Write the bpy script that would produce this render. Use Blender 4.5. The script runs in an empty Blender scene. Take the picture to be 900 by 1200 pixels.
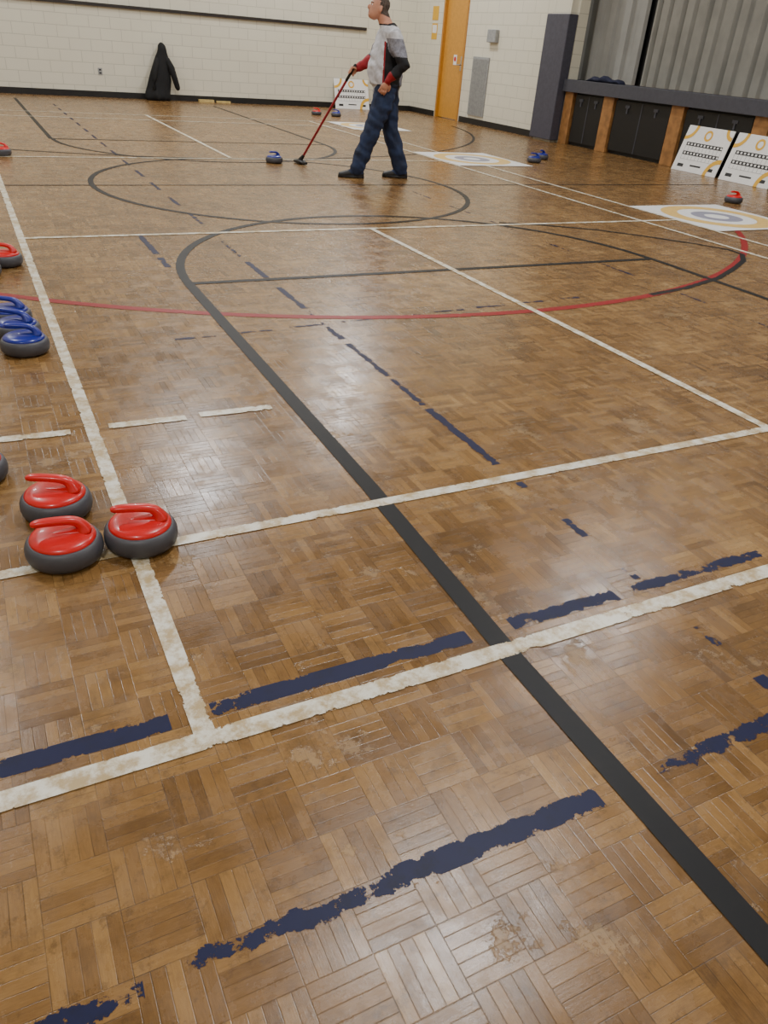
import bpy, bmesh, math, random
from mathutils import Vector, Matrix, noise as mnoise
random.seed(4)
V=Vector
COL=bpy.context.collection
# ---------------------------------------------------------------- helpers
def link(o,parent=None):
    COL.objects.link(o)
    if parent: o.parent=parent
    return o
def empty(name,loc=(0,0,0),rz=0):
    o=bpy.data.objects.new(name,None); o.location=loc; o.rotation_euler=(0,0,rz); o.empty_display_size=.1
    return link(o)
def mesh_obj(name,bm,mats,parent=None,smooth=False,loc=(0,0,0),rz=0):
    me=bpy.data.meshes.new(name); bm.to_mesh(me); bm.free()
    for m in (mats if isinstance(mats,(list,tuple)) else [mats]): me.materials.append(m)
    if smooth:
        for p in me.polygons: p.use_smooth=True
    o=bpy.data.objects.new(name,me); o.location=loc; o.rotation_euler=(0,0,rz)
    return link(o,parent)
def addbox(bm,x0,x1,y0,y1,z0,z1,mi=0,M=None):
    vs=[bm.verts.new((x,y,z)) for x in (x0,x1) for y in (y0,y1) for z in (z0,z1)]
    if M is not None:
        for v in vs: v.co=M@v.co
    f=[(0,1,3,2),(4,6,7,5),(0,4,5,1),(2,3,7,6),(0,2,6,4),(1,5,7,3)]
    for q in f:
        fa=bm.faces.new([vs[i] for i in q]); fa.material_index=mi
def box(name,x0,x1,y0,y1,z0,z1,mat,parent=None,bevel=0):
    bm=bmesh.new(); addbox(bm,x0,x1,y0,y1,z0,z1); bmesh.ops.recalc_face_normals(bm,faces=bm.faces)
    if bevel: bmesh.ops.bevel(bm,geom=bm.edges[:],offset=bevel,segments=3,profile=.6,affect='EDGES')
    return mesh_obj(name,bm,mat,parent,smooth=False)
def lathe(bm,prof,n=40,mi=0,c=V((0,0,0))):
    rings=[]
    for r,z in prof:
        if r<1e-5: rings.append([bm.verts.new(c+V((0,0,z)))])
        else: rings.append([bm.verts.new(c+V((r*math.cos(2*math.pi*i/n),r*math.sin(2*math.pi*i/n),z))) for i in range(n)])
    for a,b in zip(rings[:-1],rings[1:]):
        for i in range(n):
            j=(i+1)%n
            if len(a)==1: f=bm.faces.new((a[0],b[i],b[j]))
            elif len(b)==1: f=bm.faces.new((a[j],a[i],b[0]))
            else: f=bm.faces.new((a[j],a[i],b[i],b[j]))
            f.material_index=mi
def loft(bm,rings,n=18,mi=0,cap=True,pw=1.0):
    R=[]
    for c,a,b in rings:
        L=[]
        for i in range(n):
            t=2*math.pi*i/n; cs,sn=math.cos(t),math.sin(t)
            cs=math.copysign(abs(cs)**pw,cs); sn=math.copysign(abs(sn)**pw,sn)
            L.append(bm.verts.new(V(c)+V(a)*cs+V(b)*sn))
        R.append(L)
    for p,q in zip(R[:-1],R[1:]):
        for i in range(n):
            j=(i+1)%n; f=bm.faces.new((p[i],p[j],q[j],q[i])); f.material_index=mi
    if cap:
        f=bm.faces.new(R[0][::-1]); f.material_index=mi
        f=bm.faces.new(R[-1]); f.material_index=mi
def tube(bm,pts,rad,n=14,mi=0,ref=V((0,0,1)),flat=1.0,round_ends=True):
    pts=[V(p) for p in pts]; rings=[]
    for i,p in enumerate(pts):
        t=(pts[min(i+1,len(pts)-1)]-pts[max(i-1,0)]).normalized()
        a=t.cross(ref)
        if a.length<.15: a=t.cross(V((1,0,.1)))
        a.normalize(); b=t.cross(a).normalized()
        r=rad[i] if isinstance(rad,(list,tuple)) else rad
        if round_ends and i==0:
            for k in (.95,.7): rings.append((p-t*r*k*flat,a*r*math.sqrt(1-k*k),b*r*math.sqrt(1-k*k)*flat))
        rings.append((p,a*r,b*r*flat))
        if round_ends and i==len(pts)-1:
            for k in (.7,.95): rings.append((p+t*r*k*flat,a*r*math.sqrt(1-k*k),b*r*math.sqrt(1-k*k)*flat))
    loft(bm,rings,n=n,mi=mi)

# ---------------------------------------------------------------- materials
def N(nt,t,**kw):
    n=nt.nodes.new(t)
    for k,v in kw.items():
        if k.startswith('i_'):
            key=k[2:]; key=int(key) if key.isdigit() else key.replace('_',' ')
            n.inputs[key].default_value=v
        else: setattr(n,k,v)
    return n
def math_(nt,op,a,b=None,c=None,clamp=False):
    n=nt.nodes.new('ShaderNodeMath'); n.operation=op; n.use_clamp=clamp
    for i,x in enumerate((a,b,c)):
        if x is None: continue
        if isinstance(x,(int,float)): n.inputs[i].default_value=x
        else: nt.links.new(x,n.inputs[i])
    return n.outputs[0]
def mixc(nt,f,a,b,mode='MIX'):
    n=nt.nodes.new('ShaderNodeMix'); n.data_type='RGBA'; n.blend_type=mode
    for idx,x in ((0,f),(6,a),(7,b)):
        if isinstance(x,(int,float)): n.inputs[idx].default_value=x
        elif isinstance(x,(tuple,list)): n.inputs[idx].default_value=(*x[:3],1)
        else: nt.links.new(x,n.inputs[idx])
    return n.outputs[2]
def ramp(nt,f,lo,hi):
    n=nt.nodes.new('ShaderNodeMapRange'); n.clamp=True; n.interpolation_type='SMOOTHSTEP'
    n.inputs[1].default_value=lo; n.inputs[2].default_value=hi
    nt.links.new(f,n.inputs[0]); return n.outputs[0]
def noise(nt,vec,scale,detail=3,rough=.5):
    n=N(nt,'ShaderNodeTexNoise',i_Scale=scale,i_Detail=detail,i_Roughness=rough)
    if vec is not None: nt.links.new(vec,n.inputs['Vector'])
    return n.outputs['Fac']
def srgb(r,g,b):
    f=lambda c:(c/255/12.92) if c/255<=.04045 else ((c/255+.055)/1.055)**2.4
    return (f(r),f(g),f(b))
def mat(name,col,rough=.6,spec=.5,metal=0,var=.06,scale=20,bump=0,bscale=80,coat=0):
    m=bpy.data.materials.new(name); m.use_nodes=True; nt=m.node_tree; P=nt.nodes['Principled BSDF']
    tc=N(nt,'ShaderNodeTexCoord')
    nz=noise(nt,tc.outputs['Object'],scale,4)
    k=ramp(nt,nz,.3,.7)
    dark=tuple(c*(1-var*2) for c in col); lite=tuple(min(1,c*(1+var*2)) for c in col)
    nt.links.new(mixc(nt,k,dark,lite),P.inputs['Base Color'])
    P.inputs['Roughness'].default_value=rough; P.inputs['Metallic'].default_value=metal
    P.inputs['Specular IOR Level'].default_value=spec; P.inputs['Coat Weight'].default_value=coat
    if bump:
        b=N(nt,'ShaderNodeBump',i_Strength=bump,i_Distance=.01)
        nt.links.new(noise(nt,tc.outputs['Object'],bscale,3),b.inputs['Height']); nt.links.new(b.outputs[0],P.inputs['Normal'])
    return m

def parquet():
    m=bpy.data.materials.new('finger_parquet'); m.use_nodes=True; nt=m.node_tree; P=nt.nodes['Principled BSDF']
    tc=N(nt,'ShaderNodeTexCoord'); sep=N(nt,'ShaderNodeSeparateXYZ'); nt.links.new(tc.outputs['Object'],sep.inputs[0])
    S=.120; NF=5
    x=math_(nt,'DIVIDE',math_(nt,'ADD',sep.outputs[0],50.03),S); y=math_(nt,'DIVIDE',math_(nt,'ADD',sep.outputs[1],50.05),S)
    cx=math_(nt,'FLOOR',x); cy=math_(nt,'FLOOR',y); fx=math_(nt,'FRACT',x); fy=math_(nt,'FRACT',y)
    par=math_(nt,'MODULO',math_(nt,'ADD',cx,cy),2.0)
    inv=math_(nt,'SUBTRACT',1.0,par)
    u=math_(nt,'ADD',math_(nt,'MULTIPLY',fx,par),math_(nt,'MULTIPLY',fy,inv))
    w=math_(nt,'ADD',math_(nt,'MULTIPLY',fy,par),math_(nt,'MULTIPLY',fx,inv))
    un=math_(nt,'MULTIPLY',u,float(NF)); fi=math_(nt,'FLOOR',un); fu=math_(nt,'FRACT',un)
    cv=N(nt,'ShaderNodeCombineXYZ'); nt.links.new(cx,cv.inputs[0]); nt.links.new(cy,cv.inputs[1]); nt.links.new(fi,cv.inputs[2])
    wn=N(nt,'ShaderNodeTexWhiteNoise',noise_dimensions='3D'); nt.links.new(cv.outputs[0],wn.inputs['Vector'])
    cv2=N(nt,'ShaderNodeCombineXYZ'); nt.links.new(cx,cv2.inputs[0]); nt.links.new(cy,cv2.inputs[1])
    wn2=N(nt,'ShaderNodeTexWhiteNoise',noise_dimensions='3D'); nt.links.new(cv2.outputs[0],wn2.inputs['Vector'])
    g=N(nt,'ShaderNodeCombineXYZ')
    nt.links.new(math_(nt,'MULTIPLY',un,2.8),g.inputs[0]); nt.links.new(math_(nt,'MULTIPLY',w,1.5),g.inputs[1])
    nt.links.new(math_(nt,'MULTIPLY',wn.outputs['Value'],37.0),g.inputs[2])
    grain=noise(nt,g.outputs[0],2.6,8,.75)
    cr=N(nt,'ShaderNodeValToRGB'); e=cr.color_ramp
    stops=[(0,(74,51,28)),(.25,(107,77,42)),(.5,(130,96,55)),(.75,(150,115,70)),(1,(182,148,98))]
    e.elements[0].position=0; e.elements[0].color=(*srgb(*stops[0][1]),1)
    e.elements[1].position=1; e.elements[1].color=(*srgb(*stops[-1][1]),1)
    for p,c in stops[1:-1]:
        q=e.elements.new(p); q.color=(*srgb(*c),1)
    big=noise(nt,tc.outputs['Object'],1.1,6,.65)
    fac=math_(nt,'ADD',math_(nt,'MULTIPLY',wn.outputs['Value'],.36),math_(nt,'MULTIPLY',grain,.64))
    fac=math_(nt,'ADD',fac,math_(nt,'MULTIPLY',wn2.outputs['Value'],.16))
    fac=math_(nt,'ADD',fac,math_(nt,'MULTIPLY',math_(nt,'SUBTRACT',big,.5),.9))
    fac=math_(nt,'SUBTRACT',fac,.09)
    nt.links.new(fac,cr.inputs[0])
    e1=math_(nt,'MINIMUM',fu,math_(nt,'SUBTRACT',1.0,fu)); e2=math_(nt,'MULTIPLY',math_(nt,'MINIMUM',w,math_(nt,'SUBTRACT',1.0,w)),float(NF))
    jn=ramp(nt,math_(nt,'MINIMUM',e1,math_(nt,'MULTIPLY',e2,.8)),.01,.055)
    jv=noise(nt,tc.outputs['Object'],11,3)
    jamt=math_(nt,'MULTIPLY',ramp(nt,jv,.3,.7),.50)
    jstr=math_(nt,'SUBTRACT',1.0,math_(nt,'MULTIPLY',math_(nt,'SUBTRACT',1.0,jn),math_(nt,'ADD',jamt,.15)))
    c1=mixc(nt,1.0,cr.outputs[0],jstr,'MULTIPLY')
    d=ramp(nt,noise(nt,tc.outputs['Object'],6.0,8,.75),.48,.64)
    c2=mixc(nt,math_(nt,'MULTIPLY',d,.42),c1,srgb(84,60,34))
    d2=ramp(nt,noise(nt,tc.outputs['Object'],19.0,8,.8),.53,.63)
    c2=mixc(nt,math_(nt,'MULTIPLY',d2,.42),c2,srgb(68,50,32))
    pn=noise(nt,tc.outputs['Object'],3.1,10,.80)
    p=ramp(nt,pn,.58,.61)
    c3=mixc(nt,math_(nt,'MULTIPLY',p,.20),c2,srgb(184,156,108))
    rim=math_(nt,'MULTIPLY',ramp(nt,pn,.555,.58),math_(nt,'SUBTRACT',1.0,p))
    c3=mixc(nt,math_(nt,'MULTIPLY',rim,.35),c3,srgb(84,60,34))
    nt.links.new(c3,P.inputs['Base Color'])
    rr=ramp(nt,noise(nt,tc.outputs['Object'],9,5,.7),.3,.75)
    r=math_(nt,'ADD',math_(nt,'MULTIPLY',rr,.16),.19)
    r=math_(nt,'ADD',r,math_(nt,'MULTIPLY',p,.10))
    nt.links.new(r,P.inputs['Roughness']); P.inputs['Specular IOR Level'].default_value=.48
    bh=math_(nt,'ADD',math_(nt,'MULTIPLY',jn,.4),math_(nt,'ADD',math_(nt,'MULTIPLY',wn.outputs['Value'],.45),math_(nt,'MULTIPLY',grain,.5)))
    bh=math_(nt,'SUBTRACT',bh,math_(nt,'MULTIPLY',p,.3))
    b=N(nt,'ShaderNodeBump',i_Strength=.4,i_Distance=.0011); nt.links.new(bh,b.inputs['Height']); nt.links.new(b.outputs[0],P.inputs['Normal'])
    return m
def paint(name,col,col2,stain=.3,rough=.35,lo=.48,hi=.72,spec=.5):
    m=bpy.data.materials.new(name); m.use_nodes=True; nt=m.node_tree; P=nt.nodes['Principled BSDF']; out=nt.nodes['Material Output']
    tc=N(nt,'ShaderNodeTexCoord'); uv=N(nt,'ShaderNodeUVMap',uv_map='UVMap'); s=N(nt,'ShaderNodeSeparateXYZ'); nt.links.new(uv.outputs[0],s.inputs[0])
    uw=N(nt,'ShaderNodeUVMap',uv_map='wear'); s2=N(nt,'ShaderNodeSeparateXYZ'); nt.links.new(uw.outputs[0],s2.inputs[0])
    st=ramp(nt,noise(nt,tc.outputs['Object'],14,7,.75),lo,hi)
    nt.links.new(mixc(nt,math_(nt,'MULTIPLY',st,stain),col,col2),P.inputs['Base Color'])
    P.inputs['Roughness'].default_value=rough; P.inputs['Specular IOR Level'].default_value=spec
    edge=math_(nt,'SUBTRACT',1.0,math_(nt,'ABSOLUTE',math_(nt,'SUBTRACT',math_(nt,'MULTIPLY',s.outputs[1],2.0),1.0)))
    edge=math_(nt,'MINIMUM',edge,.6)
    n1=noise(nt,tc.outputs['Object'],20,8,.74); n2=noise(nt,tc.outputs['Object'],6,3,.5)
    q=math_(nt,'ADD',math_(nt,'MULTIPLY',n1,1.3),math_(nt,'MULTIPLY',n2,.7))
    q=math_(nt,'ADD',q,math_(nt,'MULTIPLY',edge,.40))
    q=math_(nt,'SUBTRACT',q,s2.outputs[0])
    a=ramp(nt,q,-.012,.012)
    tr=N(nt,'ShaderNodeBsdfTransparent'); mx=N(nt,'ShaderNodeMixShader')
    nt.links.new(a,mx.inputs[0]); nt.links.new(tr.outputs[0],mx.inputs[1]); nt.links.new(P.outputs[0],mx.inputs[2]); nt.links.new(mx.outputs[0],out.inputs[0])
    return m
def block_wall(name,axis,col=(220,216,198)):
    m=bpy.data.materials.new(name); m.use_nodes=True; nt=m.node_tree; P=nt.nodes['Principled BSDF']
    tc=N(nt,'ShaderNodeTexCoord'); s=N(nt,'ShaderNodeSeparateXYZ'); nt.links.new(tc.outputs['Object'],s.inputs[0])
    c=N(nt,'ShaderNodeCombineXYZ'); nt.links.new(s.outputs[0 if axis=='x' else 1],c.inputs[0]); nt.links.new(s.outputs[2],c.inputs[1])
    br=N(nt,'ShaderNodeTexBrick',i_Scale=1.0); nt.links.new(c.outputs[0],br.inputs['Vector'])
    br.inputs['Brick Width'].default_value=.40; br.inputs['Row Height'].default_value=.20; br.inputs['Mortar Size'].default_value=.008; br.inputs['Mortar Smooth'].default_value=.4
    a=srgb(*col); br.inputs['Color1'].default_value=(*a,1); br.inputs['Color2'].default_value=(*[x*.97 for x in a],1); br.inputs['Mortar'].default_value=(*[x*.76 for x in a],1)
    nz=ramp(nt,noise(nt,tc.outputs['Object'],1.3,5),.3,.8)
    nt.links.new(mixc(nt,math_(nt,'MULTIPLY',nz,.14),br.outputs[0],srgb(196,188,166)),P.inputs['Base Color'])
    P.inputs['Roughness'].default_value=.5
    b=N(nt,'ShaderNodeBump',i_Strength=.3,i_Distance=.004,invert=True); nt.links.new(br.outputs['Fac'],b.inputs['Height']); nt.links.new(b.outputs[0],P.inputs['Normal'])
    return m
M_floor=parquet()
M_white=paint('court_paint_white',srgb(224,221,208),srgb(172,146,98),.9,lo=.40,hi=.62)
M_black=paint('court_paint_black',srgb(11,12,16),srgb(28,25,24),.5,rough=.5,spec=.3)
M_blue=paint('court_paint_blue',srgb(8,16,58),srgb(6,9,30),.6,rough=.5,spec=.3)
M_red=paint('court_paint_red',srgb(140,14,22),srgb(96,20,20),.5,rough=.45,spec=.35)
M_wallx=block_wall('painted_block_x','x'); M_wally=block_wall('painted_block_y','y')
M_ceil=mat('ceiling_paint',srgb(215,214,206),.8,var=.02)
M_dark=mat('black_rubber_base',srgb(24,23,23),.5)
M_rail=mat('dark_rail',srgb(40,34,32),.5)
M_grey=mat('stage_ledge_grey',srgb(66,67,76),.55,var=.04,bump=.1)
M_pad=mat('padded_vinyl',srgb(70,70,82),.5,var=.05)
M_blackpanel=mat('black_panel',srgb(12,12,13),.5,var=.1)
M_wood=mat('post_wood',srgb(152,108,62),.45,var=.12,scale=9)
M_door=mat('yellow_door_paint',srgb(202,144,56),.4,var=.03)
M_frame=mat('door_frame_paint',srgb(182,126,48),.4,var=.03)
M_metal=mat('brushed_metal',srgb(180,180,178),.35,metal=.9)
M_vent=mat('vent_grey',srgb(150,152,152),.5)
M_paper=mat('paper_white',srgb(232,232,230),.6,var=.01)
M_yel=mat('paper_yellow',srgb(222,172,50),.6,var=.02)
M_cur=mat('curtain_grey',srgb(130,129,122),.85,var=.05,scale=3,bump=.1)
M_cur2=mat('curtain_light',srgb(142,142,137),.85,var=.04,scale=3)
M_stonebody=mat('stone_rubber_grey',srgb(70,70,77),.48,var=.05,bump=.06,bscale=300)
M_sred=mat('plastic_red',srgb(206,20,24),.30,var=.02,coat=.12)
M_sblue=mat('plastic_blue',srgb(16,34,140),.30,var=.02,coat=.12)
M_matw=mat('mat_vinyl_white',srgb(230,230,228),.4,var=.02)
M_maty=mat('mat_vinyl_yellow',srgb(222,184,104),.4,var=.03)
M_matg=mat('mat_vinyl_grey',srgb(140,140,158),.4,var=.03)
M_sblk=mat('print_black',srgb(28,28,30),.5,var=.02)
M_sgry=mat('print_grey',srgb(160,160,160),.5,var=.02)

# ---------------------------------------------------------------- room
XL,XR,YN,YF,HC=-4.0,9.82,-2.6,18.36,6.2
box('floor',XL-.2,XR+2.7,YN-.2,YF+.2,-.1,0,M_floor)
box('ceiling',XL-.2,XR+2.7,YN-.2,YF+.2,HC,HC+.1,M_ceil)
box('wall_back',XL-.2,XR+.2,YF,YF+.2,0,HC,M_wallx)
box('wall_near',XL-.2,XR+.2,YN-.2,YN,0,HC,M_wallx)
box('wall_left',XL-.2,XL,YN,YF,0,HC,M_wally)
bm=bmesh.new()
D0,D1,DH=16.10,17.12,2.42
addbox(bm,XR,XR+.2,D1,YF,0,HC); addbox(bm,XR,XR+.2,12.5,D0,0,HC); addbox(bm,XR,XR+.2,D0,D1,DH,HC)
addbox(bm,XR,XR+.2,YN,12.5,4.3,HC); addbox(bm,XR,XR+.2,YN,-.5,0,4.3)
mesh_obj('wall_right',bm,M_wally)
box('wall_stage_rear',XR+2.5,XR+2.7,YN-.2,YF,0,HC,M_blackpanel)
box('baseboard_back',XL,XR,YF-.02,YF,0,.11,M_dark)
bm=bmesh.new(); addbox(bm,XR-.02,XR,D1+.06,YF-.02,0,.11); addbox(bm,XR-.02,XR,13.16,D0-.06,0,.11); mesh_obj('baseboard_right',bm,M_dark)
box('baseboard_left',XL,XL+.02,YN,YF-.02,0,.11,M_dark)
box('trim_back_rail',XL,8.55,YF-.045,YF,1.56,1.615,M_rail)
d=empty('door_1',(XR+.02,(D0+D1)/2,0))
W=(D1-D0)
box('door_leaf',.03,.075,-W/2+.06,W/2-.06,.01,DH-.06,M_door,d,bevel=.003)
bm=bmesh.new(); addbox(bm,-.04,.12,-W/2,-W/2+.06,0,DH); addbox(bm,-.04,.12,W/2-.06,W/2,0,DH); addbox(bm,-.04,.12,-W/2+.06,W/2-.06,DH-.06,DH)
mesh_obj('door_frame',bm,M_frame,d)
bm=bmesh.new(); addbox(bm,.015,.03,-W/2+.10,-W/2+.20,.95,1.22); tube(bm,[(.02,-W/2+.15,1.06),(-.03,-W/2+.15,1.06),(-.035,-W/2+.25,1.06)],.012)
mesh_obj('door_hardware',bm,M_metal,d)
bm=bmesh.new(); addbox(bm,.022,.03,-.13,.0,1.05,1.24); mesh_obj('door_notice',bm,M_paper,d)
bm=bmesh.new(); lathe(bm,[(0,0),(.045,0),(.045,.002),(0,.002)],20); bmesh.ops.rotate(bm,verts=bm.verts,matrix=Matrix.Rotation(-math.pi/2,3,'Y')); bmesh.ops.translate(bm,verts=bm.verts,vec=(.021,-.065,1.16)); mesh_obj('door_notice_symbol',bm,M_sred,d)
bm=bmesh.new(); addbox(bm,XR-.006,XR-.001,17.36,17.62,1.86,2.12,0); addbox(bm,XR-.006,XR-.001,17.36,17.60,1.50,1.80,0); addbox(bm,XR-.008,XR-.006,17.39,17.57,1.62,1.77,1)
mesh_obj('wall_notice',bm,[M_yel,M_paper])
bm=bmesh.new(); addbox(bm,XR-.03,XR,15.10,15.70,.17,1.24,0)
for i in range(34): addbox(bm,XR-.038,XR-.03,15.13,15.67,.2+i*.03,.214+i*.03,0)
mesh_obj('wall_vent_grille',bm,M_vent)
box('wall_speaker',XR-.09,XR,14.88,15.18,1.50,1.72,M_vent,bevel=.012)
bm=bmesh.new(); addbox(bm,2.68,2.76,YF-.008,YF,.40,.52,0); addbox(bm,2.70,2.74,YF-.011,YF-.008,.475,.50,1); addbox(bm,2.70,2.74,YF-.011,YF-.008,.42,.445,1)
mesh_obj('wall_outlet',bm,[M_vent,M_dark])
c=empty('padded_column',(0,0,0))
box('column_core',9.68,9.82,12.56,13.08,0,HC,M_wally,c)
box('column_pad',9.62,9.815,12.50,13.14,.03,1.98,M_pad,c,bevel=.02)
st=empty('stage',(0,0,0))
box('ledge',XR-.10,XR+.3,-.5,12.49,.83,1.02,M_grey,st,bevel=.006)
box('stage_floor',XR+.3,XR+2.5,-.5,12.49,.9,1.01,M_wood,st)
box('stage_plinth',XR+.06,XR+.10,-.5,12.49,.0,.83,M_blackpanel,st)
posts=[12.36,11.30,9.72,8.14,6.56,4.98,3.40,1.82,.24]
for i,y in enumerate(posts):
    w=.13 if i else .11
    box('post_%d'%(i+1),XR-.03,XR+.06,y-w,y+w,0,.83,M_wood,st,bevel=.006)
for i in range(len(posts)-1):
    y1=posts[i]-.14; y0=posts[i+1]+.14
    bm=bmesh.new(); addbox(bm,XR+.0,XR+.055,y0+.02,y1-.02,.05,.80); bmesh.ops.bevel(bm,geom=bm.edges[:],offset=.008,segments=2,affect='EDGES')
    for s_ in (.25,.75):
        yy=y0+(y1-y0)*s_
        addbox(bm,XR-.012,XR,yy-.05,yy+.05,.70,.74,1); addbox(bm,XR-.012,XR,yy-.015,yy+.015,.62,.70,1)
    addbox(bm,XR-.004,XR,(y0+y1)/2-.008,(y0+y1)/2+.008,.06,.79,1)
    mesh_obj('locker_panel_%d'%(i+1),bm,[M_blackpanel,M_grey],st)
def curtain(name,y0,y1,x,prof,per,z0,z1,m):
    bm=bmesh.new(); prev=None; y=y0; pts=[]
    while y<y1:
        for a,o in prof:
            if y+a*per<=y1: pts.append((y+a*per,o))
        y+=per
    for yy,o in pts:
        q=(bm.verts.new((x+o,yy,z0)),bm.verts.new((x+o,yy,z1)))
        if prev: bm.faces.new((prev[0],q[0],q[1],prev[1]))
        prev=q
    return mesh_obj(name,bm,m,None)
curtain('stage_curtain',-.5,11.18,XR+.38,[(0,.05),(.10,-.05),(.16,-.055),(.48,-.04),(.56,.02),(.62,.02),(.68,-.03),(.92,-.045)],.52,1.021,4.4,M_cur)
curtain('stage_curtain.001',11.28,12.75,XR+.44,[(0,0),(.08,-.05),(.5,-.045),(.55,.0)],.36,1.021,4.4,M_cur2)
box('stage_black_backing',XR+.5,XR+.52,-.5,12.7,1.02,4.4,M_blackpanel)  # full-height black sheet behind both curtains, dark in the gap between them
bm=bmesh.new(); rings=[]
for i in range(13):
    t=i/12; y=11.15+t*.9; h=.035*math.sin(math.pi*t)**.5*(1+.4*math.sin(t*17))+.006
    rings.append((V((XR+.06+.03*math.sin(t*9),y,1.02+h)),V((.07+.02*math.sin(t*11),0,0)),V((0,0,h))))
loft(bm,rings,14); mesh_obj('folded_jacket',bm,mat('navy_cloth',srgb(26,30,56),.9,bump=.3),None,True)

# ---------------------------------------------------------------- court lines
class Lines:
    def __init__(s,z): s.bm=bmesh.new(); s.uv=s.bm.loops.layers.uv.new('UVMap'); s.uw=s.bm.loops.layers.uv.new('wear'); s.z=z
    def poly(s,pts,w,wear=.35,z=None):
        s.z+=.000015
        z=s.z if z is None else z
        pts=[V((p[0],p[1],0)) for p in pts]; L=0; prev=None
        for i,p in enumerate(pts):
            t=(pts[min(i+1,len(pts)-1)]-pts[max(i-1,0)]).normalized(); n=V((-t.y,t.x,0))
            if i: L+=(p-pts[i-1]).length
            wr=wear[i] if isinstance(wear,(list,tuple)) else wear
            q=(s.bm.verts.new(p+n*w/2+V((0,0,z))),s.bm.verts.new(p-n*w/2+V((0,0,z))),L,wr)
            if prev:
                f=s.bm.faces.new((prev[1],q[1],q[0],prev[0]))
                for lp,(u,v,k) in zip(f.loops,((prev[2],0,prev[3]),(q[2],0,q[3]),(q[2],1,q[3]),(prev[2],1,prev[3]))):
                    lp[s.uv].uv=(u,v); lp[s.uw].uv=(k,0)
            prev=q
    def arc(s,cx,cy,r,a0,a1,w,wear=.35,n=48):
        s.poly([(cx+r*math.cos(math.radians(a0+(a1-a0)*i/n)),cy+r*math.sin(math.radians(a0+(a1-a0)*i/n))) for i in range(n+1)],w,wear)
    def done(s,name,m): return mesh_obj(name,s.bm,m)
W_=Lines(.0026); K=Lines(.0020); U=Lines(.0004); R_=Lines(.0015)
ww=.046
W_.poly([(-3.5,1.135),(6.3,1.135)],.050,.93)
W_.poly([(-3.5,1.895),(6.3,1.895)],.043,.91)
W_.poly([(.24,1.12),(.235,14.9)],ww,.90)
W_.poly([(2.87,1.895),(2.87,5.87)],ww,.80)
W_.poly([(2.87,9.85),(2.88,14.9)],ww,.76)
W_.poly([(.24,5.86),(6.3,5.90)],ww,.78)
W_.poly([(.24,9.72),(6.3,9.85)],ww,.76)
W_.poly([(5.80,-2),(5.84,14.9)],ww,.76)
W_.poly([(6.27,-2),(6.30,14.9)],ww,.76)
W_.poly([(.24,14.85),(6.3,14.85)],ww,.76)
W_.poly([(.24,14.05),(6.3,14.05)],ww,.76)
for a,b in ((-.6,-.35),(-.08,.165),(.30,.585),(.64,.93)): W_.poly([(a,2.735),(b,2.725)],.045,.94)
bw=.060
K.poly([(1.0,-1.5),(1.0,1.1),(1.03,2.0),(1.05,4.56)],bw,.76)
K.poly([(4.70,-1.5),(4.70,4.56)],.05,.74)
K.arc(2.87,4.56,1.82,0,180,.055,.74)
K.poly([(1.05,4.56),(4.70,4.56)],.050,.84)
K.arc(2.87,7.93,1.87,0,360,.05,.74,n=90)
K.poly([(-3.5,7.95),(9,7.95)],.03,.84)
K.poly([(4.2,5.98),(4.6,5.82),(5.0,5.58),(5.3,5.28),(5.55,4.98),(5.72,4.72),(5.70,4.55),(5.5,4.36),(5.2,4.18),(4.8,3.97),(4.3,3.80),(3.9,3.72)],.045,.94)
K.poly([(1.0,11.35),(1.0,17.3)],.05,.8); K.poly([(4.72,11.35),(4.72,17.3)],.05,.8); K.poly([(1.0,11.35),(4.72,11.35)],.05,.8)
K.arc(2.87,11.35,1.85,180,360,.05,.8)
K.arc(2.87,16.0,6.2,190,350,.045,.9,n=80)
R_.arc(2.87,8.32,4.72,212,334,.058,.90,n=80)
bl=.050
for a,b,k in ((-1.2,-.75,1.0),(-.66,-.25,.98),(-.16,.18,.99),(.27,.94,1.01),(1.07,1.43,1.04),(1.455,1.60,[1.3,1.18]),(1.60,1.80,1.16),(1.80,2.02,1.12),(2.1,2.7,1.1)):
    U.poly([(a,1.218),(b,1.215)],bl,k)
for a,b,k in ((-.9,-.3,1.1),(-.16,.02,[1.15,1.22]),(.09,.45,[1.25,1.12]),(.45,.93,[1.10,1.02]),(1.06,1.22,1.24),(1.22,1.7,1.12),(1.8,2.4,1.0)):
    U.poly([(a,.695),(b,.688)],bl,k)
for a,b,k in ((.2,.62,1.1),(.76,.815,1.0),(.93,1.02,1.32),(1.25,1.31,1.34),(1.49,1.60,1.14),(1.60,1.74,1.34),(1.82,1.86,1.2),(2.0,2.52,1.06),(2.56,2.86,1.18),(2.9,3.35,1.10),(3.42,3.62,1.14),(3.66,3.9,1.3),(3.95,4.38,1.04),(4.6,5.0,1.06),(5.1,5.6,1.2)):
    U.poly([(1.545,a),(1.545,b)],.040,k)
for a,b in ((4.95,5.2),(5.3,5.85)): U.poly([(1.02,a),(1.02,b)],.045,1.02)
for i in range(14): U.poly([(1.56,6.2+i*.75),(1.56,6.6+i*.75)],.04,1.12)
for i in range(9): U.poly([(.75+i*.3,3.62+.02*i),(.95+i*.3,3.62+.02*i)],.03,1.22)
for i in range(8): U.poly([(4.15,1.9+i*.75),(4.15,2.3+i*.75)],.035,1.24)
W_.done('court_lines_white',M_white); K.done('court_lines_black',M_black); U.done('court_lines_blue',M_blue); R_.done('court_line_red',M_red)

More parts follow.
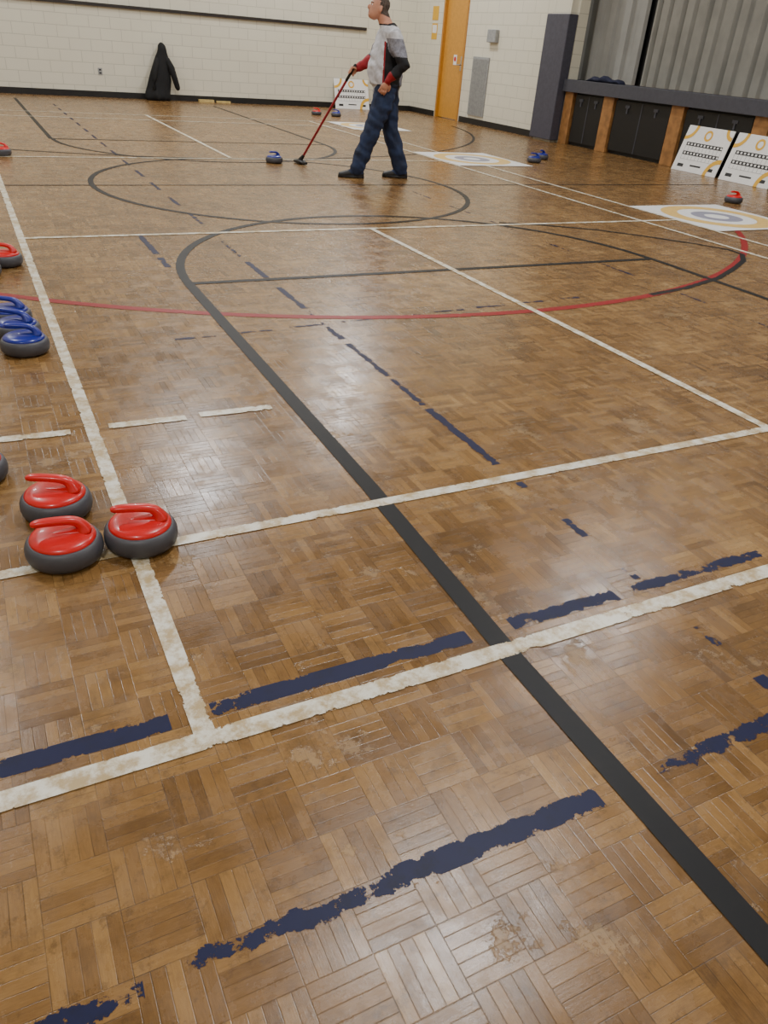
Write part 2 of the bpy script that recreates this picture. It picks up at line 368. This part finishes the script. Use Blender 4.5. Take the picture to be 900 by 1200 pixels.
# ---------------------------------------------------------------- house mats
def house(x0,x1,y0,y1):
    e=empty('curling_house_mat',((x0+x1)/2,(y0+y1)/2,0)); hx,hy=(x1-x0)/2,(y1-y0)/2
    box('mat_sheet',-hx,hx,-hy,hy,.004,.007,M_matw,e)
    R=min(hx,hy)*.92
    for i,(r0,r1,m) in enumerate(((.70,1.0,M_maty),(.22,.46,M_matg))):
        bm=bmesh.new(); n=64
        for k in range(n):
            a,b=2*math.pi*k/n,2*math.pi*(k+1)/n
            vs=[bm.verts.new((R*r*math.cos(t),R*r*math.sin(t),.0076)) for r,t in ((r0,a),(r1,a),(r1,b),(r0,b))]
            bm.faces.new(vs)
        mesh_obj('ring_%d'%(i+1),bm,m,e)
house(5.85,7.05,9.42,10.72); house(6.28,7.58,5.36,6.60); house(6.2,7.35,13.6,14.85)

# ---------------------------------------------------------------- curling stones
prof=[(0,.003),(.07,.003),(.082,.0),(.092,.004),(.0995,.014),(.1025,.028),(.1020,.042),(.098,.054),(.092,.0615),(.087,.063),(.082,.061)]
cap=[(.0865,.060),(.0868,.0655),(.084,.0705),(.076,.0750),(.060,.0785),(.038,.0808),(.018,.0815),(0,.0817)]
def stone_meshes(m):
    bm=bmesh.new(); lathe(bm,prof,56,0)
    a=bpy.data.meshes.new('stone_body'); bm.to_mesh(a); bm.free(); a.materials.append(M_stonebody)
    bm=bmesh.new(); lathe(bm,cap,56,0)
    b=bpy.data.meshes.new('stone_cap'); bm.to_mesh(b); bm.free(); b.materials.append(m)
    bm=bmesh.new()
    pr=[(.058,.070,.036,.026,80),(.056,.082,.027,.020,78),(.051,.095,.020,.0155,68),(.041,.106,.0165,.0135,45),(.026,.1125,.0155,.0115,18),(.004,.1155,.0155,.0105,6),(-.022,.1175,.0155,.0105,3),(-.048,.1185,.0150,.0105,0),(-.064,.1180,.0135,.0095,-4),(-.072,.1172,.0100,.0070,-6),(-.076,.1168,.0045,.0035,-6)]
    rings=[]
    for x,z,w,t,an in pr:
        an=math.radians(an); rings.append((V((x,0,z)),V((0,w,0)),V((math.sin(an)*t,0,math.cos(an)*t))))
    loft(bm,rings,20,pw=.8)
    rings=[(V((x,0,.0785)),V((0,w,0)),V((0,0,h))) for x,w,h in ((-.03,.004,.002),(-.02,.010,.005),(.01,.016,.007),(.04,.024,.009),(.065,.022,.006),(.076,.010,.001))]
    loft(bm,rings,16)
    bmesh.ops.recalc_face_normals(bm,faces=bm.faces)
    c=bpy.data.meshes.new('stone_handle'); bm.to_mesh(c); bm.free(); c.materials.append(m)
    for me in (a,b,c):
        for p in me.polygons: p.use_smooth=True
    return a,b,c
SR=stone_meshes(M_sred); SB=stone_meshes(M_sblue)
def stone(x,y,kind,rz=0):
    e=empty('curling_stone',(x,y,.003),math.radians(rz))
    for me in (SR if kind=='r' else SB):
        o=link(bpy.data.objects.new(me.name,me),e)
        if me.name.startswith('stone_handle'):
            s_=o.modifiers.new('s','SUBSURF'); s_.levels=1; s_.render_levels=1
for s in ((.062,2.175,'r',-18),(.055,1.925,'r',0),(.262,1.925,'r',-8),(-.155,2.47,'r',20),(.09,3.62,'b',-10),(.075,3.835,'b',-30),(.055,4.05,'b',-20),
          (.10,5.17,'r',-15),(-.03,4.96,'r',10),(.35,9.82,'r',0),(3.30,9.50,'b',20),(7.37,9.85,'b',0),(7.76,10.2,'b',30),(8.0,6.73,'r',0),(6.55,16.25,'r',0),(6.9,16.05,'b',0)):
    stone(*s)

# ---------------------------------------------------------------- score boards
def scoreboard(loc,rz,w=.86,h=.63,lean=.18):
    e=empty('curling_scoreboard',loc,rz)
    M=Matrix.Rotation(-math.asin(lean/h),4,'X')
    def part(name,items,m,y0,y1):
        bm=bmesh.new()
        for (x0,x1,z0,z1) in items: addbox(bm,x0,x1,y0,y1,z0,z1,0,M)
        mesh_obj(name,bm,m,e)
    part('board',[(-w/2,w/2,.0,h)],M_paper,0,.012)
    part('score_rows',[(-w*.40,w*.40,h*.56,h*.64),(-w*.40,w*.40,h*.36,h*.44)],M_sblk,-.002,0)
    part('score_numbers',[(-w*.37+i*w*.073,-w*.37+i*w*.073+w*.035,z,z+h*.04) for i in range(11) for z in (h*.58,h*.38)],M_paper,-.003,-.002)
    part('score_cells',[(-w*.40+i*w*.08,-w*.40+i*w*.08+.004,h*.26,h*.56) for i in range(11)]+[(-w*.40,w*.40,h*.26,h*.266)],M_sgry,-.002,0)
    part('caption_strip',[(-w*.12,w*.12,h*.13,h*.165),(-w*.4,-w*.27,h*.09,h*.16),(w*.27,w*.4,h*.09,h*.16)],M_sblk,-.002,0)
    bm=bmesh.new()
    def disk(cx,cz,r,r0,a0,a1,n=24):
        for k in range(n):
            a=math.radians(a0+(a1-a0)*k/n); b=math.radians(a0+(a1-a0)*(k+1)/n)
            f=[bm.verts.new(M@V((cx+q*math.cos(t),-.0032,cz+q*math.sin(t)))) for q,t in ((r0,a),(r,a),(r,b),(r0,b))]
            bm.faces.new(f)
    disk(0,h*.82,.075,.045,0,360); disk(-w/2,h,.20,.15,-90,0); disk(w/2,0,.24,.18,90,180); disk(w/2,h,.14,.09,180,270)
    mesh_obj('printed_marks',bm,M_yel,e)
scoreboard((9.60,8.95,.003),-math.pi/2); scoreboard((9.58,8.00,.003),-math.pi/2); scoreboard((9.58,7.05,.003),-math.pi/2)
scoreboard((8.2,18.12,.003),0,.85,.62)

# ---------------------------------------------------------------- coat by back wall
bm=bmesh.new(); rings=[]
for z,cx,hw,hd,cy in ((.0,3.80,.24,.13,18.18),(.06,3.80,.26,.15,18.17),(.14,3.80,.25,.14,18.18),(.24,3.83,.235,.12,18.20),(.36,3.86,.225,.12,18.20),(.48,3.88,.205,.11,18.21),(.60,3.90,.175,.10,18.22),(.70,3.92,.15,.09,18.23),(.78,3.94,.13,.085,18.24),(.86,3.95,.10,.08,18.25),(.92,3.955,.085,.08,18.25),(.98,3.955,.075,.07,18.26),(1.02,3.955,.045,.045,18.28),(1.04,3.955,.012,.012,18.29)):
    rings.append((V((cx,cy,z)),V((hw,0,0)),V((0,hd,0))))
loft(bm,rings,40)
for v in bm.verts:
    a=math.atan2(v.co.y-18.2,v.co.x-3.9); k=max(0,1-v.co.z/1.0)
    v.co.y+=.018*math.sin(a*9+v.co.z*4)*k; v.co.x+=.014*math.sin(a*7+v.co.z*7)*k
tube(bm,[(4.03,18.2,.74),(4.10,18.15,.6),(4.15,18.13,.42),(4.20,18.13,.25)],[.06,.065,.06,.05],n=14)
tube(bm,[(3.84,18.2,.72),(3.77,18.13,.58),(3.74,18.1,.40),(3.72,18.1,.22)],[.055,.06,.055,.045],n=14)
for v in bm.verts: v.co.y=min(v.co.y,YF-.03)
mesh_obj('hanging_coat',bm,mat('coat_black',srgb(14,14,16),.85,var=.1,bump=.4,bscale=25),None,True)
bm=bmesh.new(); addbox(bm,4.66,4.98,18.2,18.3,0.001,.05); addbox(bm,5.05,5.35,18.24,18.31,0.001,.035); mesh_obj('wood_offcut',bm,mat('pale_wood',srgb(196,172,110),.6))

# ---------------------------------------------------------------- the man
F=V((-.988,-.15,0)); Lf=V((.15,-.988,0)); Z=V((0,0,1))
man=empty('man',(4.157,8.48,-.003),-math.atan2(.441,.897))
bm=bmesh.new(); caps=[]
def limb(pts,rad,labels,n=18,flat=1.0,ref=Lf):
    pts=[V(p) for p in pts]; tube(bm,pts,rad,n=n,ref=ref,flat=flat)
    for i in range(len(pts)-1):
        caps.append((pts[i],pts[i+1],(rad[i]+rad[i+1])/2,labels[i] if isinstance(labels,(list,tuple)) else labels))
T=[(.84,.062,.155,.128),(.90,.060,.180,.145),(.925,.056,.190,.158),(.93,.050,.206,.174),(1.0,.042,.212,.186),(1.1,.038,.210,.190),(1.2,.046,.208,.176),(1.3,.057,.210,.156),(1.38,.066,.208,.134),(1.43,.064,.185,.114),(1.47,.052,.125,.090),(1.50,.036,.078,.074)]
loft(bm,[(V((s,0,z)),Lf*a,F*b) for z,s,a,b in T],28)
limb([(.03,0,1.46),(.0,0,1.51),(-.025,0,1.57)],[.070,.066,.062],'skin')
hc=V((-.062,0,1.618)); tilt=Matrix.Rotation(math.radians(-16),3,Lf)
def hp(f,l,z): return hc+tilt@(F*f+Lf*l+Z*z)
HR=[(-.118,.035,.020,.025),(-.112,.042,.036,.036),(-.095,.036,.050,.056),(-.07,.022,.062,.074),(-.04,.010,.069,.086),(-.01,.002,.073,.092),(.02,-.004,.075,.096),(.05,-.008,.075,.094),(.08,-.010,.066,.082),(.1,-.012,.048,.060),(.112,-.012,.025,.032)]
loft(bm,[(hp(f,0,z),tilt@(Lf*a),tilt@(F*b)) for z,f,a,b in HR],24)
def blob(c,ax,n=10):
    rings=[]
    for k in range(1,8):
        t=math.pi*k/8; rings.append((c+ax[2]*(-math.cos(t)),ax[0]*math.sin(t),ax[1]*math.sin(t)))
    loft(bm,rings,n)
blob(hp(.096,0,-.024),(tilt@(Lf*.015),tilt@(F*.026),tilt@(Z*.026)))
blob(hp(.087,0,.020),(tilt@(Lf*.046),tilt@(F*.013),tilt@(Z*.010)))
blob(hp(.084,0,-.055),(tilt@(Lf*.024),tilt@(F*.013),tilt@(Z*.007)))
blob(hp(.084,0,-.069),(tilt@(Lf*.022),tilt@(F*.012),tilt@(Z*.007)))
blob(hp(.070,0,-.098),(tilt@(Lf*.024),tilt@(F*.018),tilt@(Z*.016)))
for sg in (-1,1): blob(hp(-.008,.076*sg,-.012),(tilt@(Lf*.012),tilt@(F*.018),tilt@(Z*.032)))
limb([(.055,-.085,.90),(.02,-.115,.72),(-.06,-.145,.505),(-.12,-.155,.34),(-.21,-.17,.10)],[.122,.115,.094,.088,.082],'jeans')
limb([(.075,.085,.90),(.098,.10,.72),(.128,.11,.50),(.195,.10,.33),(.282,.085,.10)],[.122,.115,.094,.088,.082],'jeans')
def shoe(ax,ay,dirv):
    sd=V((-dirv.y,dirv.x,0))
    R=[(-.085,.030,.030,.030),(-.07,.042,.045,.045),(-.02,.046,.055,.052),(.04,.042,.054,.044),(.10,.050,.040,.037),(.15,.050,.032,.031),(.185,.042,.027,.026),(.20,.024,.022,.020)]
    loft(bm,[(V((ax,ay,0))+dirv*f+Z*(zc+.004),sd*a,Z*b) for f,a,b,zc in R],18,pw=.85)
    loft(bm,[(V((ax,ay,0))+dirv*f+Z*.014,sd*a,Z*.0125) for f,a in ((-.088,.03),(-.07,.041),(0,.044),(.1,.052),(.16,.050),(.195,.034),(.205,.02))],18,pw=.6)
    caps.append((V((ax,ay,.03))-dirv*.07,V((ax,ay,.02))+dirv*.18,.045,'shoe'))
    caps.append((V((ax,ay,.03))-dirv*.03,V((ax,ay,.05)),.055,'shoe'))
shoe(-.215,-.17,V((-.99,-.12,0)).normalized()); shoe(.28,.085,V((-.99,-.05,0)).normalized())
sn,en,wn_=V((.105,-.195,1.395)),V((.225,-.275,1.125)),V((.075,-.275,.985))
limb([sn+V((-.02,.05,.01)),sn,sn.lerp(en,.5),en,en.lerp(wn_,.5),wn_],[.072,.078,.074,.066,.058,.044],['slv','slv','slvb','slvb','slvr'])
sf,ef,wf=V((.035,.195,1.395)),V((-.095,.275,1.165)),V((-.262,.225,1.065))
limb([sf+V((.01,-.05,.01)),sf,sf.lerp(ef,.5),ef,ef.lerp(wf,.5),wf],[.072,.078,.074,.066,.054,.044],['slv','slv','slvb','slvr','slvr'])
pb=V((-.915,.615,.035)); ph=V((-.325,.205,1.03)); pd=(ph-pb).normalized()
def finger(pts,r): limb(pts,r,'skin',n=10,ref=V((.3,.2,1)))
u=(wf-ph); u=(u-pd*u.dot(pd)).normalized(); v=pd.cross(u)
pc=ph+u*.030
limb([wf,wf.lerp(pc,.5),pc],[.030,.032,.034],'skin',n=14,flat=.8)
for i in range(4):
    off=pd*((1.5-i)*.0215); R0=.0245; A0=-40; A1=[205,215,210,190][i]
    finger([ph+off+(u*math.cos(math.radians(t))+v*math.sin(math.radians(t)))*(R0+(.008 if t<0 else 0)) for t in [A0+(A1-A0)*k/6 for k in range(7)]],[.0105]*4+[.0095,.009,.0085])
finger([pc-v*.012+pd*.030,ph+u*.018-v*.022+pd*.045,ph-u*.004-v*.024+pd*.052,ph-u*.020-v*.014+pd*.050],[.013,.0115,.0105,.0095])
hd=V((-.45,.12,-.88)).normalized(); side=Lf.cross(hd).normalized(); pal=hd.cross(side).normalized()
pk=wn_+hd*.085
rg=[(wn_+hd*t,side*a,pal*b) for t,a,b in ((0,.028,.022),(.03,.034,.020),(.06,.041,.018),(.088,.042,.015),(.096,.036,.011))]
loft(bm,rg,16); caps.append((wn_+hd*.02,pk,.03,'skin'))
for i in range(4):
    b0=pk+side*((i-1.5)*.0225); l=[.062,.074,.078,.068][i]
    finger([b0-hd*.01,b0+hd*l*.4,b0+hd*l*.72+pal*.014*(-1),b0+hd*l*.88-pal*.034],[.010,.0095,.009,.0082])
finger([wn_+hd*.025+side*.03,wn_+hd*.05+side*.052-pal*.006,wn_+hd*.078+side*.060-pal*.014,wn_+hd*.098+side*.056-pal*.02],[.013,.012,.0105,.0095])
caps+= [(V((.05,0,1.0)),V((.05,0,1.36)),.19,'torso'),(V((.062,-.09,.9)),V((.062,.09,.9)),.12,'jeans'),(V((.055,0,1.44)),V((.05,0,1.46)),.10,'torso'),(hp(0,0,-.08),hp(0,0,.04),.07,'skin')]
bmesh.ops.recalc_face_normals(bm,faces=bm.faces)
me=bpy.data.meshes.new('tmp'); bm.to_mesh(me); bm.free(); tmp=bpy.data.objects.new('tmp',me); COL.objects.link(tmp)
md=tmp.modifiers.new('r','REMESH'); md.mode='VOXEL'; md.voxel_size=.0056; md.use_smooth_shade=True
sm=tmp.modifiers.new('s','SMOOTH'); sm.factor=.5; sm.iterations=2
bpy.context.view_layer.update(); dg=bpy.context.evaluated_depsgraph_get()
bme=bpy.data.meshes.new_from_object(tmp.evaluated_get(dg)); bpy.data.objects.remove(tmp)
body=bpy.data.objects.new('man_body',bme); bme.materials.clear()
nor=[v_.normal.copy() for v_ in bme.vertices]; newco=[]
for v_,n_ in zip(bme.vertices,nor):
    c=v_.co.copy(); k=0
    if .09<c.z<.88: k=.015*min(1,(c.z-.09)/.05)
    elif .94<c.z<1.42 and abs(c.x)<.34: k=.014
    if k: c=c+n_*(k*mnoise.noise(V((c.x*9,c.y*9,c.z*15+c.x*8))))
    newco+=[c.x,c.y,c.z]
bme.vertices.foreach_set('co',newco)
MM=[('skin',mat('skin',srgb(200,142,116),.5,var=.03)),('jeans',mat('denim',srgb(28,42,72),.8,var=.2,scale=9,bump=.35,bscale=30)),('white',mat('shirt_white',srgb(200,200,206),.75,var=.08,scale=24,bump=.4,bscale=18)),
    ('black',mat('shirt_black',srgb(18,18,24),.75,var=.1,bump=.3,bscale=20)),('red',mat('shirt_red',srgb(150,18,30),.7,var=.05)),('shoe',mat('shoe_black',srgb(24,23,26),.5,var=.1)),('hair',mat('hair_greybrown',srgb(80,68,60),.8,var=.25,scale=60,bump=.5,bscale=120)),('gray',mat('shirt_grey',srgb(128,128,138),.75,var=.14,scale=40)),('lips',mat('lips',srgb(160,92,84),.45))]
idx={k:i for i,(k,_) in enumerate(MM)}
for k,m in MM: bme.materials.append(m)
capd=[(a,b-a,max((b-a).length_squared,1e-9),r,l) for a,b,r,l in caps]
Ti=tilt.inverted(); MI=[]
for p in bme.polygons:
    c=p.center.copy(); bd=9; lb='white'
    for a,ab,l2,r,l in capd:
        w_=c-a; t=w_.dot(ab)/l2; t=0 if t<0 else (1 if t>1 else t)
        dd=(w_-ab*t).length-r
        if dd<bd: bd=dd; lb=l
    if c.z>1.482 and (c-hc).length<.2:
        q=Ti@(c-hc); f_,l_,z_=q.dot(F),q.dot(Lf),q.z
        lb='skin'
        if z_>.055+max(0,f_)*.25 or (f_<-.02 and z_>-.045 and not(abs(l_)>.080)) or (f_<.012 and z_>.02): lb='hair'
        elif f_>.085 and -.074<z_<-.051 and abs(l_)<.022: lb='lips'
        elif f_>.072 and .018<z_<.027 and .012<abs(l_)<.042: lb='hair'
    elif lb=='skin' and 1.38<c.z: lb='skin' if c.z>1.48 else 'white'
    elif lb=='torso' or (lb=='jeans' and c.z>.937):
        r=c-V((.050,0,0)); fr=r.dot(F); sd=r.dot(Lf)
        lb='white'
        if abs(sd)>.10 and c.z<1.32 and fr<.05 and fr>-.06-(1.3-c.z)*.2: lb='black'
        elif abs(sd)>.08 and c.z<1.33 and .05<=fr<.066: lb='red'
        elif fr<-.06 and c.z<1.3: lb='gray'
        if c.z>1.468: lb='black'
    elif lb=='slv': lb='white' if c.z>1.36 else 'gray'
    elif lb=='slvb': lb='gray' if c.z>1.2 else 'black'
    elif lb=='slvr': lb='red'
    if lb=='jeans' and c.z>.937: lb='white'
    MI.append(idx[lb if lb in idx else 'white'])
bme.polygons.foreach_set('material_index',MI); bme.polygons.foreach_set('use_smooth',[True]*len(MI)); bme.update()
link(body,man)
bm=bmesh.new()
for sg in (-1,1): bmesh.ops.create_uvsphere(bm,u_segments=12,v_segments=8,radius=.0095,matrix=Matrix.Translation(hp(.0795,.030*sg,.002)))
mesh_obj('eyes',bm,M_paper,man,True)
bm=bmesh.new()
for sg in (-1,1): bmesh.ops.create_uvsphere(bm,u_segments=10,v_segments=8,radius=.0062,matrix=Matrix.Translation(hp(.0845,.030*sg,.001)))
mesh_obj('irises',bm,M_dark,man,True)
stk=empty('curling_delivery_stick',man.location,man.rotation_euler[2])
bm=bmesh.new(); tube(bm,[pb,pb.lerp(ph,.5),ph-pd*.10],.0135,n=16); mesh_obj('shaft',bm,mat('shaft_red',srgb(150,26,42),.3),stk,True)
bm=bmesh.new(); tube(bm,[ph-pd*.12,ph+pd*.02,ph+pd*.07],.0155,n=16); mesh_obj('grip',bm,M_dark,stk,True)
bm=bmesh.new()
hx=V((-.55,.83,0)).normalized(); hy=V((-hx.y,hx.x,0)); base=V((pb.x,pb.y,0.006))
loft(bm,[(base+hx*t+Z*zc,hy*a,Z*b) for t,a,b,zc in ((-.12,.02,.012,.016),(-.115,.036,.015,.018),(-.03,.042,.022,.024),(.03,.042,.022,.024),(.115,.036,.015,.018),(.12,.02,.012,.016))],16,pw=.6)
tube(bm,[base+Z*.02,base+Z*.045,pb+pd*.08],[.034,.028,.018],n=14)
mesh_obj('broom_head',bm,M_dark,stk,True)

# ---------------------------------------------------------------- lights
for x,y,en in ((2.8,3.2,1.0),(2.8,12.45,1.25),(7.1,15.6,1.25),(7.1,6.4,.8),(-1.7,8.0,.8),(-1.7,15.5,.8),(-1.7,-.8,.7),(7.1,-1.0,.7)):
    e=empty('ceiling_lamp',(x,y,HC))
    box('housing',-.35,.35,-.5,.5,-.14,-.02,M_vent,e,bevel=.01)
    L=bpy.data.lights.new('lamp_light','AREA'); L.shape='RECTANGLE'; L.size=.55; L.size_y=.8; L.energy=208*en; L.color=(.985,.99,1.0)
    o=bpy.data.objects.new('lamp_light',L); o.location=(0,0,-.15); link(o,e)
wd=bpy.data.worlds.new('world'); bpy.context.scene.world=wd; wd.use_nodes=True
wd.node_tree.nodes['Background'].inputs[0].default_value=(.8,.85,.9,1); wd.node_tree.nodes['Background'].inputs[1].default_value=.3

# ---------------------------------------------------------------- camera
A=V((-524,-588,893)).normalized(); D=V((-120,1465,893)).normalized()
D=(D-A*A.dot(D)).normalized(); B=D.cross(A)*-1
if B.x<0: B=-B
cr=V((B.x,A.x,-D.x)); cu=-V((B.y,A.y,-D.y)); cb=-V((B.z,A.z,-D.z))
M=Matrix(((cr.x,cu.x,cb.x,0),(cr.y,cu.y,cb.y,0),(cr.z,cu.z,cb.z,1.275),(0,0,0,1)))
cam=bpy.data.cameras.new('camera'); cam.sensor_fit='VERTICAL'; cam.sensor_height=36; cam.lens=893/1200*36; cam.clip_start=.05; cam.clip_end=100
co=bpy.data.objects.new('camera',cam); co.matrix_world=M; COL.objects.link(co); bpy.context.scene.camera=co
